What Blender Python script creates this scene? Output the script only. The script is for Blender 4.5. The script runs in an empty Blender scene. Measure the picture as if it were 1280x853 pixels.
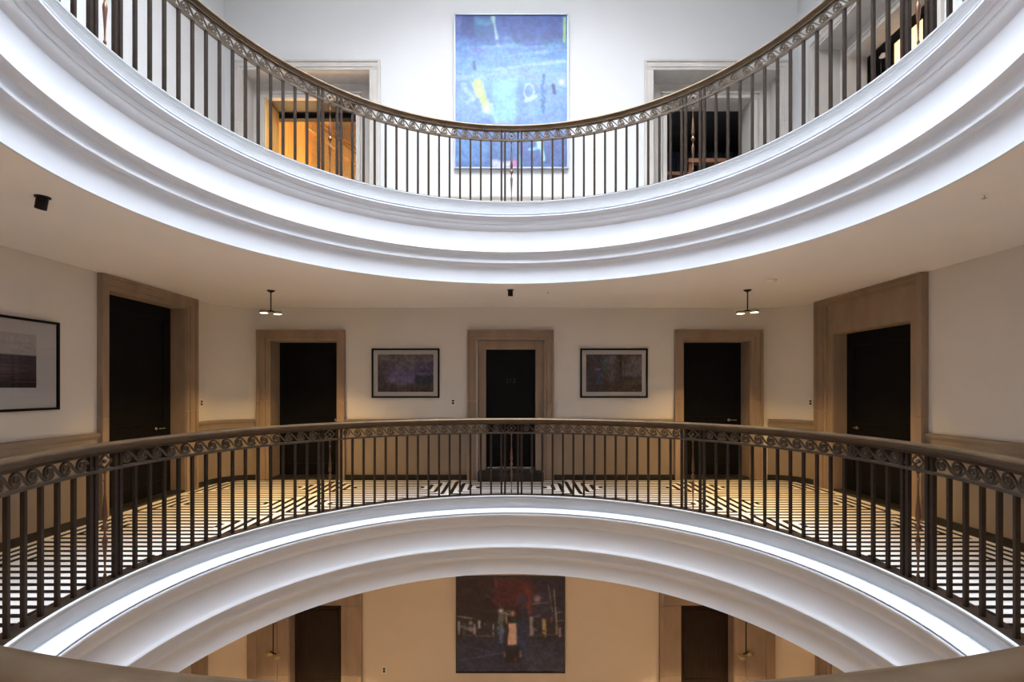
import bpy, math, random
import numpy as np
from mathutils import Vector, Matrix
random.seed(7)
S = bpy.context.scene
COL = S.collection
PI = math.pi

# ------------------------------------------------------------------ camera, world, light, exposure
W = 4.64                     # half width of the square hall
R = 2.75                     # radius of the balusters round the opening
ZL, ZM, ZU = -4.35, 0.0, 3.609   # floor levels
DRUM = 2.7                   # height of the white drum below the roof light
CL, CM, CU = -0.826, 2.783, 8.7  # ceiling levels
cam_d = bpy.data.cameras.new('camera'); cam = bpy.data.objects.new('camera', cam_d); COL.objects.link(cam)
cam.location = (0, -3.33, 1.486); cam.rotation_euler = (PI/2, 0, 0)
cam_d.sensor_width = 36; cam_d.lens = 615.5/1280*36
cam_d.shift_x = 0.0005; cam_d.shift_y = 58.7/1280; cam_d.clip_start = 0.02
S.camera = cam
wd = bpy.data.worlds.new('world'); S.world = wd; wd.use_nodes = True
wd.node_tree.nodes['Background'].inputs[0].default_value = (0.75, 0.85, 1.0, 1)
wd.node_tree.nodes['Background'].inputs[1].default_value = 0.3
S.view_settings.view_transform = 'Standard'; S.view_settings.look = 'None'
S.view_settings.gamma = 1; S.view_settings.use_curve_mapping = False
S.view_settings.exposure = 0.22
# daylight falling through the round roof light
sk = bpy.data.lights.new('roof_daylight', 'AREA'); sk.shape = 'DISK'; sk.size = 5.4; sk.energy = 2550; sk.color = (0.86, 0.93, 1.0)
sko = bpy.data.objects.new('roof_daylight', sk); sko.location = (0, 0, CU + DRUM + 0.25); COL.objects.link(sko)

# ------------------------------------------------------------------ materials
def lin(c):
    return tuple(((x/255)/12.92 if x/255 <= .04045 else ((x/255+.055)/1.055)**2.4) for x in c)
def mat(name, col, rough=.6, metal=0, var=.0, scale=6, bump=0, bscale=60, stretch=(1, 1, 1), spec=.5):
    m = bpy.data.materials.new(name); m.use_nodes = True
    nt = m.node_tree; b = nt.nodes['Principled BSDF']
    b.inputs['Base Color'].default_value = (*col, 1); b.inputs['Roughness'].default_value = rough
    b.inputs['Metallic'].default_value = metal; b.inputs['Specular IOR Level'].default_value = spec
    if var or bump:
        tc = nt.nodes.new('ShaderNodeTexCoord'); mp = nt.nodes.new('ShaderNodeMapping')
        mp.inputs['Scale'].default_value = stretch
        nt.links.new(tc.outputs['Object'], mp.inputs[0])
    if var:
        n = nt.nodes.new('ShaderNodeTexNoise'); n.inputs['Scale'].default_value = scale; n.inputs['Detail'].default_value = 5
        nt.links.new(mp.outputs[0], n.inputs['Vector'])
        r = nt.nodes.new('ShaderNodeValToRGB')
        r.color_ramp.elements[0].position = .3; r.color_ramp.elements[1].position = .7
        r.color_ramp.elements[0].color = (*[max(0, c*(1-var)) for c in col], 1)
        r.color_ramp.elements[1].color = (*[min(1, c*(1+var)) for c in col], 1)
        nt.links.new(n.outputs['Fac'], r.inputs[0]); nt.links.new(r.outputs[0], b.inputs['Base Color'])
    if bump:
        n2 = nt.nodes.new('ShaderNodeTexNoise'); n2.inputs['Scale'].default_value = bscale; n2.inputs['Detail'].default_value = 4
        nt.links.new(mp.outputs[0], n2.inputs['Vector'])
        bp = nt.nodes.new('ShaderNodeBump'); bp.inputs['Strength'].default_value = bump; bp.inputs['Distance'].default_value = .01
        nt.links.new(n2.outputs['Fac'], bp.inputs['Height']); nt.links.new(bp.outputs[0], b.inputs['Normal'])
    return m
def emit(name, col, strength):
    m = mat(name, col, .5); b = m.node_tree.nodes['Principled BSDF']
    b.inputs['Emission Color'].default_value = (*col, 1); b.inputs['Emission Strength'].default_value = strength
    return m
def glassmat():
    m = bpy.data.materials.new('picture_glass'); m.use_nodes = True; nt = m.node_tree; nt.nodes.clear()
    o = nt.nodes.new('ShaderNodeOutputMaterial'); mx = nt.nodes.new('ShaderNodeMixShader')
    t = nt.nodes.new('ShaderNodeBsdfTransparent'); g = nt.nodes.new('ShaderNodeBsdfGlossy'); g.inputs['Roughness'].default_value = .02
    f = nt.nodes.new('ShaderNodeFresnel'); f.inputs[0].default_value = 1.45
    nt.links.new(f.outputs[0], mx.inputs[0]); nt.links.new(t.outputs[0], mx.inputs[1]); nt.links.new(g.outputs[0], mx.inputs[2])
    nt.links.new(mx.outputs[0], o.inputs[0]); return m
def attrmat(name, rough=.6):
    m = bpy.data.materials.new(name); m.use_nodes = True; nt = m.node_tree
    a = nt.nodes.new('ShaderNodeAttribute'); a.attribute_name = 'paint'
    b = nt.nodes['Principled BSDF']; b.inputs['Roughness'].default_value = rough
    tc = nt.nodes.new('ShaderNodeTexCoord'); n = nt.nodes.new('ShaderNodeTexNoise'); n.inputs['Scale'].default_value = 28; n.inputs['Detail'].default_value = 6
    nt.links.new(tc.outputs['Object'], n.inputs['Vector'])
    mr = nt.nodes.new('ShaderNodeMapRange'); mr.inputs[1].default_value = .25; mr.inputs[2].default_value = .75; mr.inputs[3].default_value = .82; mr.inputs[4].default_value = 1.15
    nt.links.new(n.outputs['Fac'], mr.inputs[0])
    v = nt.nodes.new('ShaderNodeVectorMath'); v.operation = 'SCALE'
    nt.links.new(a.outputs['Color'], v.inputs[0]); nt.links.new(mr.outputs[0], v.inputs['Scale']); nt.links.new(v.outputs[0], b.inputs['Base Color'])
    return m
M = dict(
    wall_up=mat('white_wall_paint', (.435, .425, .425), .85, var=.015, scale=1.5, bump=.05),
    wall_mid=mat('cream_wall_paint', (.72, .685, .66), .85, var=.025, scale=1.2, bump=.05),
    wall_low=mat('warm_wall_paint', (.74, .63, .51), .85, var=.025, scale=1.2, bump=.05),
    ceil=mat('ceiling_paint', (.84, .80, .80), .9, var=.02, scale=1.0),
    ceil_up=mat('roof_plaster', (.8, .8, .8), .9),
    cornice=mat('white_plaster_moulding', (.69, .72, .79), .6, var=.012, scale=3),
    kerb=mat('pale_grey_stone', (.46, .46, .465), .6, var=.03, scale=6),
    stone=mat('tan_limestone', (.315, .228, .168), .7, var=.14, scale=5, bump=.15, bscale=45, stretch=(1, 1, .35)),
    stone_up=mat('pale_limestone', (.37, .335, .305), .7, var=.07, scale=5, bump=.1, stretch=(1, 1, .4)),
    wains=mat('wainscot_limestone', (.27, .21, .16), .7, var=.10, scale=4, bump=.1, stretch=(1, 1, .4)),
    bronze=mat('dark_bronze', (.033, .021, .015), .45, .45, var=.3, scale=9, spec=.25),
    rail=mat('worn_bronze_handrail', (.10, .064, .036), .38, .6, var=.22, scale=7, bump=.04, bscale=90),
    frieze=mat('bronze_scrollwork', (.085, .062, .045), .42, .6, var=.25, scale=12),
    copper=mat('coppery_bronze', (.17, .085, .05), .35, .75, var=.2, scale=14),
    black=mat('black_lacquer', (.005, .005, .006), .5, var=.25, scale=4, spec=.12),
    blackm=mat('black_metal', (.010, .008, .008), .5, 0, spec=.2),
    skirt=mat('black_skirting', (.012, .009, .008), .5),
    marble_w=mat('white_marble', (.80, .78, .77), .45, var=.06, scale=3),
    marble_b=mat('black_marble', (.008, .007, .009), .6, var=.3, scale=8, spec=.1),
    floor_low=mat('brown_stone_floor', (.42, .34, .26), .4, var=.1, scale=2),
    floor_up=mat('pale_stone_floor', (.66, .64, .61), .4, var=.08, scale=2),
    brown_door=mat('dark_brown_wood', (.02, .010, .006), .5, spec=.2, var=.35, scale=5, stretch=(6, 6, .6)),
    orange=mat('honey_wood', (.72, .42, .13), .45, var=.18, scale=4, stretch=(7, 7, .5)),
    orange_d=mat('amber_wood', (.62, .27, .05), .45, var=.18, scale=4, stretch=(7, 7, .5)),
    walnut=mat('walnut_wood', (.16, .065, .03), .4, var=.3, scale=5, stretch=(.6, 6, 6)),
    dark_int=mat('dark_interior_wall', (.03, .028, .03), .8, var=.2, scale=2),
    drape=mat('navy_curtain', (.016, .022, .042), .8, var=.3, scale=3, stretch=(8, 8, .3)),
    mount=mat('picture_mount', (.80, .76, .74), .8),
    frame=mat('black_picture_frame', (.010, .007, .006), .5, spec=.1),
    frame_s=mat('pewter_picture_frame', (.25, .28, .33), .4, .4),
    frame_d=mat('brown_picture_frame', (.05, .03, .022), .4),
    glass=glassmat(), art=attrmat('oil_paint', .5), art2=attrmat('photo_print', .35),
    brass=mat('aged_brass', (.42, .33, .17), .3, .85), lampwhite=emit('lit_lamp_diffuser', (1.0, .86, .62), 14),
    silver=mat('brushed_steel', (.55, .56, .58), .25, .95), plate=mat('switch_plate', (.86, .82, .72), .4),
    gold=mat('gilt_letters', (.05, .048, .046), .4, .5), red=mat('dark_red_lacquer', (.10, .008, .006), .4),
    white=mat('white_ceramic', (.8, .78, .74), .4), glow=emit('lit_patch_glow', (1.0, .62, .30), 1.6),  # glow: emission put into the colour of a lit patch, no lamp
    roofglass=mat('roof_frame_metal', (.55, .57, .6), .4, .4), switch=mat('dark_switch', (.03, .025, .02), .4),
)

# ------------------------------------------------------------------ mesh helpers
class MB:
    def __init__(s): s.v = []; s.f = []
    def add(s, vs, fs):
        o = len(s.v); s.v += [tuple(v) for v in vs]; s.f += [tuple(i+o for i in f) for f in fs]; return s
    def box(s, x0, x1, y0, y1, z0, z1):
        if x0 > x1: x0, x1 = x1, x0
        if y0 > y1: y0, y1 = y1, y0
        vs = [(x, y, z) for x in (x0, x1) for y in (y0, y1) for z in (z0, z1)]
        return s.add(vs, [(0, 1, 3, 2), (4, 6, 7, 5), (0, 4, 5, 1), (2, 3, 7, 6), (0, 2, 6, 4), (1, 5, 7, 3)])
    def lathe(s, prof, n=32, c=(0, 0, 0), close=False, a0=0, a1=2*PI):
        full = abs(a1-a0-2*PI) < 1e-6; k = n if full else n+1; vs = []; m = len(prof); fs = []
        for i in range(k):
            a = a0+(a1-a0)*i/n
            for r, z in prof: vs.append((c[0]+r*math.cos(a), c[1]+r*math.sin(a), c[2]+z))
        for i in range(n):
            j = (i+1) % k
            for q in range(m if close else m-1):
                p = (q+1) % m; fs.append((i*m+q, j*m+q, j*m+p, i*m+p))
        return s.add(vs, fs)
    def prism(s, pts, z0, z1):
        n = len(pts); vs = [(x, y, z0) for x, y in pts]+[(x, y, z1) for x, y in pts]
        fs = [tuple(range(n-1, -1, -1)), tuple(range(n, 2*n))]+[(i, (i+1) % n, n+(i+1) % n, n+i) for i in range(n)]
        return s.add(vs, fs)
    def bar(s, path, w, h, up=(0, 1, 0)):
        """rectangular bar along a 3D path: h across 'up', w in the other direction"""
        P = [Vector(p) for p in path]; up = Vector(up); vs = []; fs = []
        for i, p in enumerate(P):
            t = (P[min(i+1, len(P)-1)]-P[max(i-1, 0)]).normalized(); n = t.cross(up).normalized()
            for a, b in ((-1, -1), (1, -1), (1, 1), (-1, 1)): vs.append(p+n*(a*w/2)+up*(b*h/2))
        for i in range(len(P)-1):
            for q in range(4): fs.append((i*4+q, i*4+(q+1) % 4, (i+1)*4+(q+1) % 4, (i+1)*4+q))
        fs += [(3, 2, 1, 0), tuple((len(P)-1)*4+q for q in range(4))]
        return s.add(vs, fs)
    def cyl(s, p0, p1, r0, r1=None, n=12):
        r1 = r0 if r1 is None else r1; p0 = Vector(p0); p1 = Vector(p1); t = (p1-p0).normalized()
        a = Vector((0, 0, 1)) if abs(t.z) < .9 else Vector((1, 0, 0)); u = t.cross(a).normalized(); w = t.cross(u)
        vs = []
        for p, r in ((p0, r0), (p1, r1)):
            for i in range(n): vs.append(p+(u*math.cos(2*PI*i/n)+w*math.sin(2*PI*i/n))*r)
        fs = [(i, n+i, n+(i+1) % n, (i+1) % n) for i in range(n)]+[tuple(range(n)), tuple(range(2*n-1, n-1, -1))]
        return s.add(vs, fs)
    def mesh(s, name, m, smooth=None):
        me = bpy.data.meshes.new(name); me.from_pydata([tuple(v) for v in s.v], [], s.f); me.update()
        import bmesh
        bm = bmesh.new(); bm.from_mesh(me); bmesh.ops.recalc_face_normals(bm, faces=bm.faces); bm.to_mesh(me); bm.free()
        me.materials.append(M[m])
        if smooth:
            me.polygons.foreach_set('use_smooth', [True]*len(me.polygons))
            me.set_sharp_from_angle(angle=math.radians(smooth))
        return me
    def obj(s, name, m, parent=None, smooth=None, loc=None, rz=0, bevel=0):
        return link(name, s.mesh(name, m, smooth), parent, loc, rz, bevel)
def link(name, me, parent=None, loc=None, rz=0, bevel=0):
    o = bpy.data.objects.new(name, me); COL.objects.link(o)
    if parent: o.parent = parent
    if loc: o.location = loc
    o.rotation_euler = (0, 0, rz)
    if bevel:
        b = o.modifiers.new('bevel', 'BEVEL'); b.width = bevel; b.segments = 2; b.limit_method = 'ANGLE'
    return o
def tag(o, label=None, cat=None, group=None, kind=None):
    if label: o['label'] = label
    if cat: o['category'] = cat
    if group: o['group'] = group
    if kind: o['kind'] = kind
    return o
def empty(name, loc=(0, 0, 0), rz=0, **k):
    o = bpy.data.objects.new(name, None); COL.objects.link(o); o.location = loc; o.rotation_euler = (0, 0, rz)
    o.empty_display_size = .1; return tag(o, **k)
SIDE = {'back': ((0, W), 0), 'left': ((-W, 0), PI/2), 'right': ((W, 0), -PI/2), 'front': ((0, -W), PI)}
# wall frame: local x along the wall, local y into the wall, z up. left: x = world y; right: x = -world y
def place(side, z=0): (x, y), rz = SIDE[side]; return (x, y, z), rz

# ------------------------------------------------------------------ floors, ceilings
def annulus(r, outer, z, n=192):
    mb = MB(); vs = []; fs = []
    for i in range(n):
        a = 2*PI*(i+.0)/n; c, s_ = math.cos(a), math.sin(a); k = outer/max(abs(c), abs(s_))
        vs += [(r*c, r*s_, z), (k*c, k*s_, z), (r*c, r*s_, z-.03), (k*c, k*s_, z-.03)]
    for i in range(n):
        j = (i+1) % n; fs += [(4*i, 4*i+1, 4*j+1, 4*j), (4*i+2, 4*j+2, 4*j+3, 4*i+3), (4*i, 4*j, 4*j+2, 4*i+2), (4*i+1, 4*i+3, 4*j+3, 4*j+1)]
    return mb.add(vs, fs)
floor = annulus(2.84, W, ZM).obj('floor', 'marble_w'); tag(floor, 'white marble gallery floor with inlaid black stripes', kind='structure')
tag(annulus(2.84, W, ZU).obj('floor', 'floor_up'), 'pale stone floor of the top gallery', kind='structure')
tag(MB().box(-W, W, -W, W, ZL-.05, ZL).obj('floor', 'floor_low'), 'brown stone floor of the lowest hall', kind='structure')
tag(annulus(2.806, W, CM+.03).obj('ceiling', 'ceil'), 'flat plaster ceiling over the middle gallery', kind='structure')
tag(annulus(2.806, W, CL+.03).obj('ceiling', 'ceil'), 'flat plaster ceiling over the lowest hall', kind='structure')
tag(annulus(2.75, W+.4, CU+.03).obj('ceiling', 'ceil_up'), 'top ceiling with a round roof light', kind='structure')
# roof light: upstand and glazing bars
tag(MB().lathe([(2.75, CU+.03), (2.75, CU+DRUM), (2.9, CU+DRUM), (2.9, CU+.03)], 96, close=True).obj('wall_drum', 'ceil_up', smooth=40), 'white plaster drum under the roof light', kind='structure')
rl = empty('roof_light', (0, 0, CU+DRUM), label='round glazed roof light above the stairwell', cat='roof light')
MB().lathe([(2.75, 0), (2.75, .22), (2.80, .22), (2.80, 0)], 96, close=True).obj('upstand', 'roofglass', rl)
for k in range(8):
    a = k*PI/8; c, s_ = math.cos(a), math.sin(a)
    MB().bar([(-2.75*c, -2.75*s_, .16), (2.75*c, 2.75*s_, .16)], .05, .03, (0, 0, 1)).obj('glazing_bar', 'roofglass', rl)

# black inlay stripes: rows along x, broken by diamonds with stripes along y
PX, PY, HD = 1.83, 1.02, .485; DX0, DY0 = .915, -.06
SP = PY/8
def diamonds():
    for i in range(-4, 4):
        for j in range(-5, 6):
            yield DX0+PX*i, DY0+PY*j
def clip_ring(a, b, o, vert):
    """part of the segment a..b on line o outside the opening"""
    rr = 2.85
    if abs(o) >= rr: return [(a, b)]
    c = math.sqrt(rr*rr-o*o); out = []
    if a < -c: out.append((a, min(b, -c)))
    if b > c: out.append((max(a, c), b))
    return out
inl = MB(); TH = .0012; B = W-.03
def strip(a, b, o, vert, w):
    for p, q in clip_ring(a, b, o, vert):
        if q-p < .02: continue
        if vert: inl.add([(o-w/2, p, TH), (o+w/2, p, TH), (o+w/2, q, TH), (o-w/2, q, TH)], [(0, 1, 2, 3)])
        else: inl.add([(p, o-w/2, TH), (q, o-w/2, TH), (q, o+w/2, TH), (p, o+w/2, TH)], [(0, 1, 2, 3)])
y = DY0-SP/2-PY*5
while y < B:
    if y > -B:
        cuts = []
        for cx, cy in diamonds():
            h = HD-abs(y-cy)
            if h > 0: cuts.append((cx-h, cx+h))
        cuts.sort(); x = -B
        for p, q in cuts:
            if p > x: strip(x, min(p, B), y, False, .056)
            x = max(x, q)
        if x < B: strip(x, B, y, False, .056)
    y += SP
for cx, cy in diamonds():
    for k in range(-4, 4):
        x = cx+(k+.5)*.118; h = HD-abs(x-cx)
        if h > .03 and abs(x) < B:
            a, b = max(cy-h, -B), min(cy+h, B)
            if b > a: strip(a, b, x, True, .056)
tag(inl.obj('stripe_inlay', 'marble_b', floor), 'black marble stripes', kind='stuff')

# ------------------------------------------------------------------ ring cornices with kerb
ZB = .167
KERB = [(2.84, -.02), (2.84, .155), (2.828, .167), (2.712, .167), (2.704, .163), (2.704, .153), (2.711, .150), (2.711, .141), (2.717, .138), (2.717, .130),
        (2.724, .125), (2.727, .118), (2.738, .060), (2.747, .012), (2.752, .004), (2.80, .0)]
PROF = [(2.80, .006), (2.745, .006), (2.700, -.003), (2.630, -.016), (2.624, -.018), (2.624, -.022), (2.650, -.023), (2.650, -.036), (2.622, -.037), (2.622, -.050), (2.632, -.053), (2.636, -.057), (2.648, -.064), (2.656, -.075), (2.659, -.088),
        (2.666, -.090), (2.668, -.110), (2.672, -.131), (2.680, -.135), (2.681, -.150), (2.685, -.164), (2.694, -.182), (2.705, -.197), (2.714, -.206), (2.716, -.260), (2.715, -.320), (2.711, -.375), (2.704, -.415), (2.695, -.440), (2.687, -.451), (2.687, -.463),
        (2.694, -.467), (2.710, -.470), (2.724, -.478), (2.734, -.490), (2.740, -.495), (2.743, -.540), (2.742, -.562), (2.736, -.573), (2.736, -.585), (2.743, -.589), (2.756, -.592), (2.764, -.600), (2.767, -.612), (2.776, -.617), (2.785, -.628), (2.790, -.645), (2.7925, -.690), (2.7925, -.750), (2.791, -.800), (2.788, -.826), (2.806, -.8258), (2.82, -.80)]
for n, z, lb in ((1, ZU, 'top'), (2, ZM, 'middle')):
    tag(MB().lathe(PROF, 192).obj('trim_%d' % n, 'cornice', loc=(0, 0, z), smooth=38), 'white moulded cornice ring below the %s balustrade' % lb, kind='structure')
    tag(MB().lathe(KERB, 192).obj('trim_%d' % (n+2), 'kerb', loc=(0, 0, z), smooth=38), 'pale grey stone kerb ring under the %s balustrade' % lb, kind='structure')

# ------------------------------------------------------------------ walls
def wall(side, z0, z1, holes, m, t, label, u0=-W, u1=W, y0=0.0, name=None):
    us = sorted({u0, u1, *[h[0] for h in holes], *[h[1] for h in holes]}); mb = MB()
    for a, b in zip(us[:-1], us[1:]):
        hs = sorted((h[2], h[3]) for h in holes if h[0] < (a+b)/2 < h[1]); z = z0
        for p, q in hs:
            if p > z: mb.box(a, b, y0, y0+t, z, p)
            z = max(z, q)
        if z < z1: mb.box(a, b, y0, y0+t, z, z1)
    loc, rz = place(side); o = mb.obj(name or 'wall_'+side, m, loc=loc, rz=rz)
    return tag(o, label, kind='structure')
E_ = W+.35
# middle gallery
wall('back', ZM-.4, CM+.05, [(-3.92, -2.81, ZM, 2.266), (-.55, .55, ZM, 2.266), (2.77, 3.88, ZM, 2.266)], 'wall_mid', .36, 'cream back wall of the middle gallery with three doorways', -E_, E_)
wall('left', ZM-.4, CM+.05, [(2.32, 3.68, ZM, 2.62)], 'wall_mid', .26, 'cream left wall of the middle gallery')
wall('right', ZM-.4, CM+.05, [(-3.77, -2.38, ZM, 2.27)], 'wall_mid', .26, 'cream right wall of the middle gallery')
wall('front', ZM-.4, CM+.05, [], 'wall_mid', .2, 'cream wall behind the near side of the middle gallery', -E_, E_)
# top gallery
PB = [(2.295, 4.36), (-4.36, -2.295)]; PZ = 6.629
wall('back', CM+.05, CU, [(a, b, ZU, PZ) for a, b in PB], 'wall_up', .35, 'white back wall of the top gallery with two tall portals', -E_, E_)
wall('left', CM+.05, CU, [], 'wall_up', .26, 'plain white left wall of the top gallery')
wall('right', CM+.05, CU, [(-4.15, -2.12, ZU, PZ)], 'wall_up', .35, 'white right wall of the top gallery with a tall portal')
wall('front', CM+.05, CU, [], 'wall_up', .2, 'white wall behind the near side of the top gallery', -E_, E_)
# lowest hall
wall('back', ZL, ZM-.4, [(-3.60, -2.75, ZL, -2.03), (2.74, 3.60, ZL, -2.03)], 'wall_low', .36, 'warm tan back wall of the lowest hall', -E_, E_)
wall('left', ZL, ZM-.4, [(2.45, 3.80, ZL, -1.9)], 'wall_low', .26, 'warm tan left wall of the lowest hall')
wall('right', ZL, ZM-.4, [(-3.80, -2.45, ZL, -1.9)], 'wall_low', .26, 'warm tan right wall of the lowest hall')
wall('front', ZL, ZM-.4, [], 'wall_low', .2, 'warm tan wall behind the near side of the lowest hall', -E_, E_)
# rounded corners of the middle gallery and lowest hall
RC = .5; CT = W-RC; tn = [4]
def trim(mb, m, label, loc=None, rz=0, smooth=None):
    tn[0] += 1; return tag(mb.obj('trim_%d' % tn[0], m, loc=loc, rz=rz, smooth=smooth), label, kind='structure')
def arc_pts(sx, r, n=14): return [(sx*(CT+r*math.cos(a)), CT+r*math.sin(a)) for a in [PI/2*i/n for i in range(n+1)]]
for sx, w_ in ((-1, 'left'), (1, 'right')):
    for z0, z1, m, lv in ((ZM, CM, 'wall_mid', 'middle gallery'), (ZL, CL, 'wall_low', 'lowest hall')):
        trim(MB().prism(arc_pts(sx, RC)+[(sx*(W), W)], z0, z1), m, 'rounded plaster corner of the %s between %s and back wall' % (lv, w_), smooth=30)
# wainscot, dado rail, skirting
DZ = .985
DPROF = [(0, .0), (.014, .0), (.014, .83), (.024, .84), (.026, .862), (.018, .875), (.018, .915), (.034, .935), (.044, .955), (.044, .975), (.036, .985), (0, .985)]
def dado_seg(side, a, b, zf, m, lb):
    vs = [(u, -p, q) for u in (a, b) for p, q in DPROF]; n = len(DPROF)
    fs = [(i, (i+1) % n, n+(i+1) % n, n+i) for i in range(n)]+[tuple(range(n)), tuple(range(2*n-1, n-1, -1))]
    loc, rz = place(side, zf); trim(MB().add(vs, fs), m, lb, loc, rz)
    bb = MB().box(a, b, -.024, 0, 0, .085)
    tag(bb.obj('baseboard_'+side, 'skirt' if zf < 1 else m, loc=loc, rz=rz), 'low black skirting along the %s wall' % side if zf < 1 else 'pale stone skirting along the %s wall' % side, kind='structure')
for side, a, b in (('back', -2.684, -.70), ('back', .68, 2.625), ('left', -W, 2.18), ('left', 3.88, CT), ('right', -2.147, W), ('right', -CT, -4.10), ('front', -W, W)):
    dado_seg(side, a, b, ZM, 'wains', 'tan stone wainscot with moulded dado rail on the %s wall' % side)
for side, a, b in (('back', -2.15, 2.15), ('left', -W, W), ('right', -1.98, W), ('front', -W, W)):
    dado_seg(side, a, b, ZU, 'stone_up', 'pale stone dado of the top gallery on the %s wall' % side)
for sx, w_ in ((-1, 'left'), (1, 'right')):
    mb = MB(); n = len(DPROF); K = 14; vs = []; fs = []
    for i in range(K+1):
        a = PI/2*i/K
        for p, q in DPROF: vs.append((sx*(CT+(RC-p)*math.cos(a)), CT+(RC-p)*math.sin(a), q))
    for i in range(K):
        for q in range(n): fs.append((i*n+q, i*n+(q+1) % n, (i+1)*n+(q+1) % n, (i+1)*n+q))
    trim(mb.add(vs, fs), 'wains', 'curved tan stone dado in the %s back corner' % w_, smooth=30)
    o = MB().prism(arc_pts(sx, RC-.024)+arc_pts(sx, RC)[::-1], 0, .085).obj('baseboard_corner', 'skirt')
    tag(o, 'curved black skirting in the %s back corner' % w_, kind='structure')

# ------------------------------------------------------------------ doors
dn = [0]
def door(side, label, z=0):
    dn[0] += 1; loc, rz = place(side, z)
    return empty('door_%d' % dn[0], loc, rz, label=label, kind='structure')
def frame(d, o0, o1, ot, i0, i1, it, m='stone', proud=.065, split=1.28, deep=.0):
    """stone architrave as blocks: outer fillet, flat band, inner step"""
    for a, b, sg in ((o0, i0, 1), (i1, o1, -1)):
        lo, hi = min(a, b), max(a, b); w = hi-lo
        oi = (lo, lo+w*.22) if sg == 1 else (hi-w*.22, hi)
        mi = (lo+w*.22, lo+w*.72) if sg == 1 else (hi-w*.72, hi-w*.22)
        ii = (lo+w*.72, hi) if sg == 1 else (lo, hi-w*.72)
        for z0, z1 in ((0, split-.003), (split, it)):
            mb = MB().box(*oi, -proud, 0, z0, z1).box(*mi, -proud*.62, 0, z0, z1).box(*ii, -proud*.36, deep, z0, z1)
            mb.obj('jamb_block', m, d, bevel=.004)
    h = ot-it; lo, hi = o0, o1; wl, wr = i0-o0, o1-i1
    mb = MB().box(lo, hi, -proud, 0, ot-h*.22, ot).box(lo, lo+wl*.22, -proud, 0, it, ot-h*.22).box(hi-wr*.22, hi, -proud, 0, it, ot-h*.22)
    mb.box(lo+wl*.22, hi-wr*.22, -proud*.62, 0, it+h*.28, ot-h*.22).box(lo+wl*.22, lo+wl*.72, -proud*.62, 0, it, it+h*.28).box(hi-wr*.72, hi-wr*.22, -proud*.62, 0, it, it+h*.28)
    mb.box(lo+wl*.72, hi-wr*.72, -proud*.36, deep, it, it+h*.28)
    mb.obj('lintel', m, d, bevel=.004)
def lining(d, i0, i1, it, dep, m='stone', t=.02, y0=0):
    MB().box(i0, i0+t, y0, y0+dep, 0, it).obj('reveal', m, d)
    MB().box(i1-t, i1, y0, y0+dep, 0, it).obj('reveal', m, d)
    MB().box(i0+t, i1-t, y0, y0+dep, it-t, it).obj('reveal_head', m, d)
    if m == 'stone' and dep > .1: MB().box(i0+t, i1-t, y0+.005, y0+dep, 0, .03).obj('threshold', 'skirt', d)
def leaf(d, a, b, top, y, m='black', bottom=.01, panels=True, handle=None, hz=.95):
    l = MB().box(a, b, y, y+.05, bottom, top).obj('leaf', m, d, bevel=.003)
    if panels:
        w = b-a
        for z0, z1 in ((bottom+.18, .82), (.98, top-.16)):
            p = MB(); x0, x1 = a+.13*min(1, w), b-.13*min(1, w)
            p.box(x0, x1, y-.012, y+.005, z0, z0+.03).box(x0, x1, y-.012, y+.005, z1-.03, z1).box(x0, x0+.03, y-.012, y+.005, z0+.03, z1-.03).box(x1-.03, x1, y-.012, y+.005, z0+.03, z1-.03)
            p.obj('panel_moulding', m, l, bevel=.004)
    if handle is not None:
        h = MB().cyl((handle, y, hz), (handle, y-.012, hz), .026).cyl((handle, y-.012, hz), (handle, y-.05, hz), .009).box(handle-.005, handle+.11, y-.058, y-.044, hz-.008, hz+.008)
        h.obj('handle', 'silver', l)
    return l
# middle gallery, back wall: side doors
d = door('back', 'black door in a deep tan stone frame left of the back wall pictures')
frame(d, -4.105, -2.684, 2.421, -3.92, -2.81, 2.266); lining(d, -3.92, -2.81, 2.266, .31); leaf(d, -3.90, -2.83, 2.246, .31, handle=-2.95)
d = door('back', 'black door in a deep tan stone frame right of the back wall pictures')
frame(d, 2.63, 4.05, 2.428, 2.77, 3.88, 2.266); lining(d, 2.77, 3.88, 2.266, .31); leaf(d, 2.79, 3.86, 2.246, .31, handle=3.65)
# centre door with number and step
d = door('back', 'black numbered door in a double stepped stone frame between two pictures')
frame(d, -.716, .68, 2.421, -.565, .53, 2.266); lining(d, -.55, .55, 2.266, .06, t=.004)
for a, b in ((-.546, -.415), (.39, .546)): MB().box(a, b, .055, .34, .14, 2.26).obj('inner_jamb', 'stone', d, bevel=.006)
MB().box(-.415, .39, .055, .34, 2.115, 2.26).obj('inner_lintel', 'stone', d, bevel=.006)
lf = leaf(d, -.415, .39, 2.113, .12, bottom=.145, panels=False)
MB().box(-.40, .375, .112, .121, .155, .19).obj('kick_strip', 'silver', lf)
MB().box(-.40, .375, .108, .122, 2.03, 2.04).obj('top_moulding', 'black', lf)
MB().box(-.535, .515, -.16, .34, 0, .14).obj('step', 'skirt', d, bevel=.006)
fc = bpy.data.curves.new('door_number', 'FONT'); fc.body = '212'; fc.size = .115; fc.align_x = 'CENTER'; fc.extrude = .003
to = bpy.data.objects.new('tmp', fc); COL.objects.link(to); bpy.context.view_layer.update()
me = bpy.data.meshes.new_from_object(to.evaluated_get(bpy.context.evaluated_depsgraph_get())); bpy.data.objects.remove(to); me.materials.clear(); me.materials.append(M['gold'])
o = link('door_number', me, lf, (-.013, .117, 1.565)); o.rotation_euler = (PI/2, 0, 0)
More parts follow.
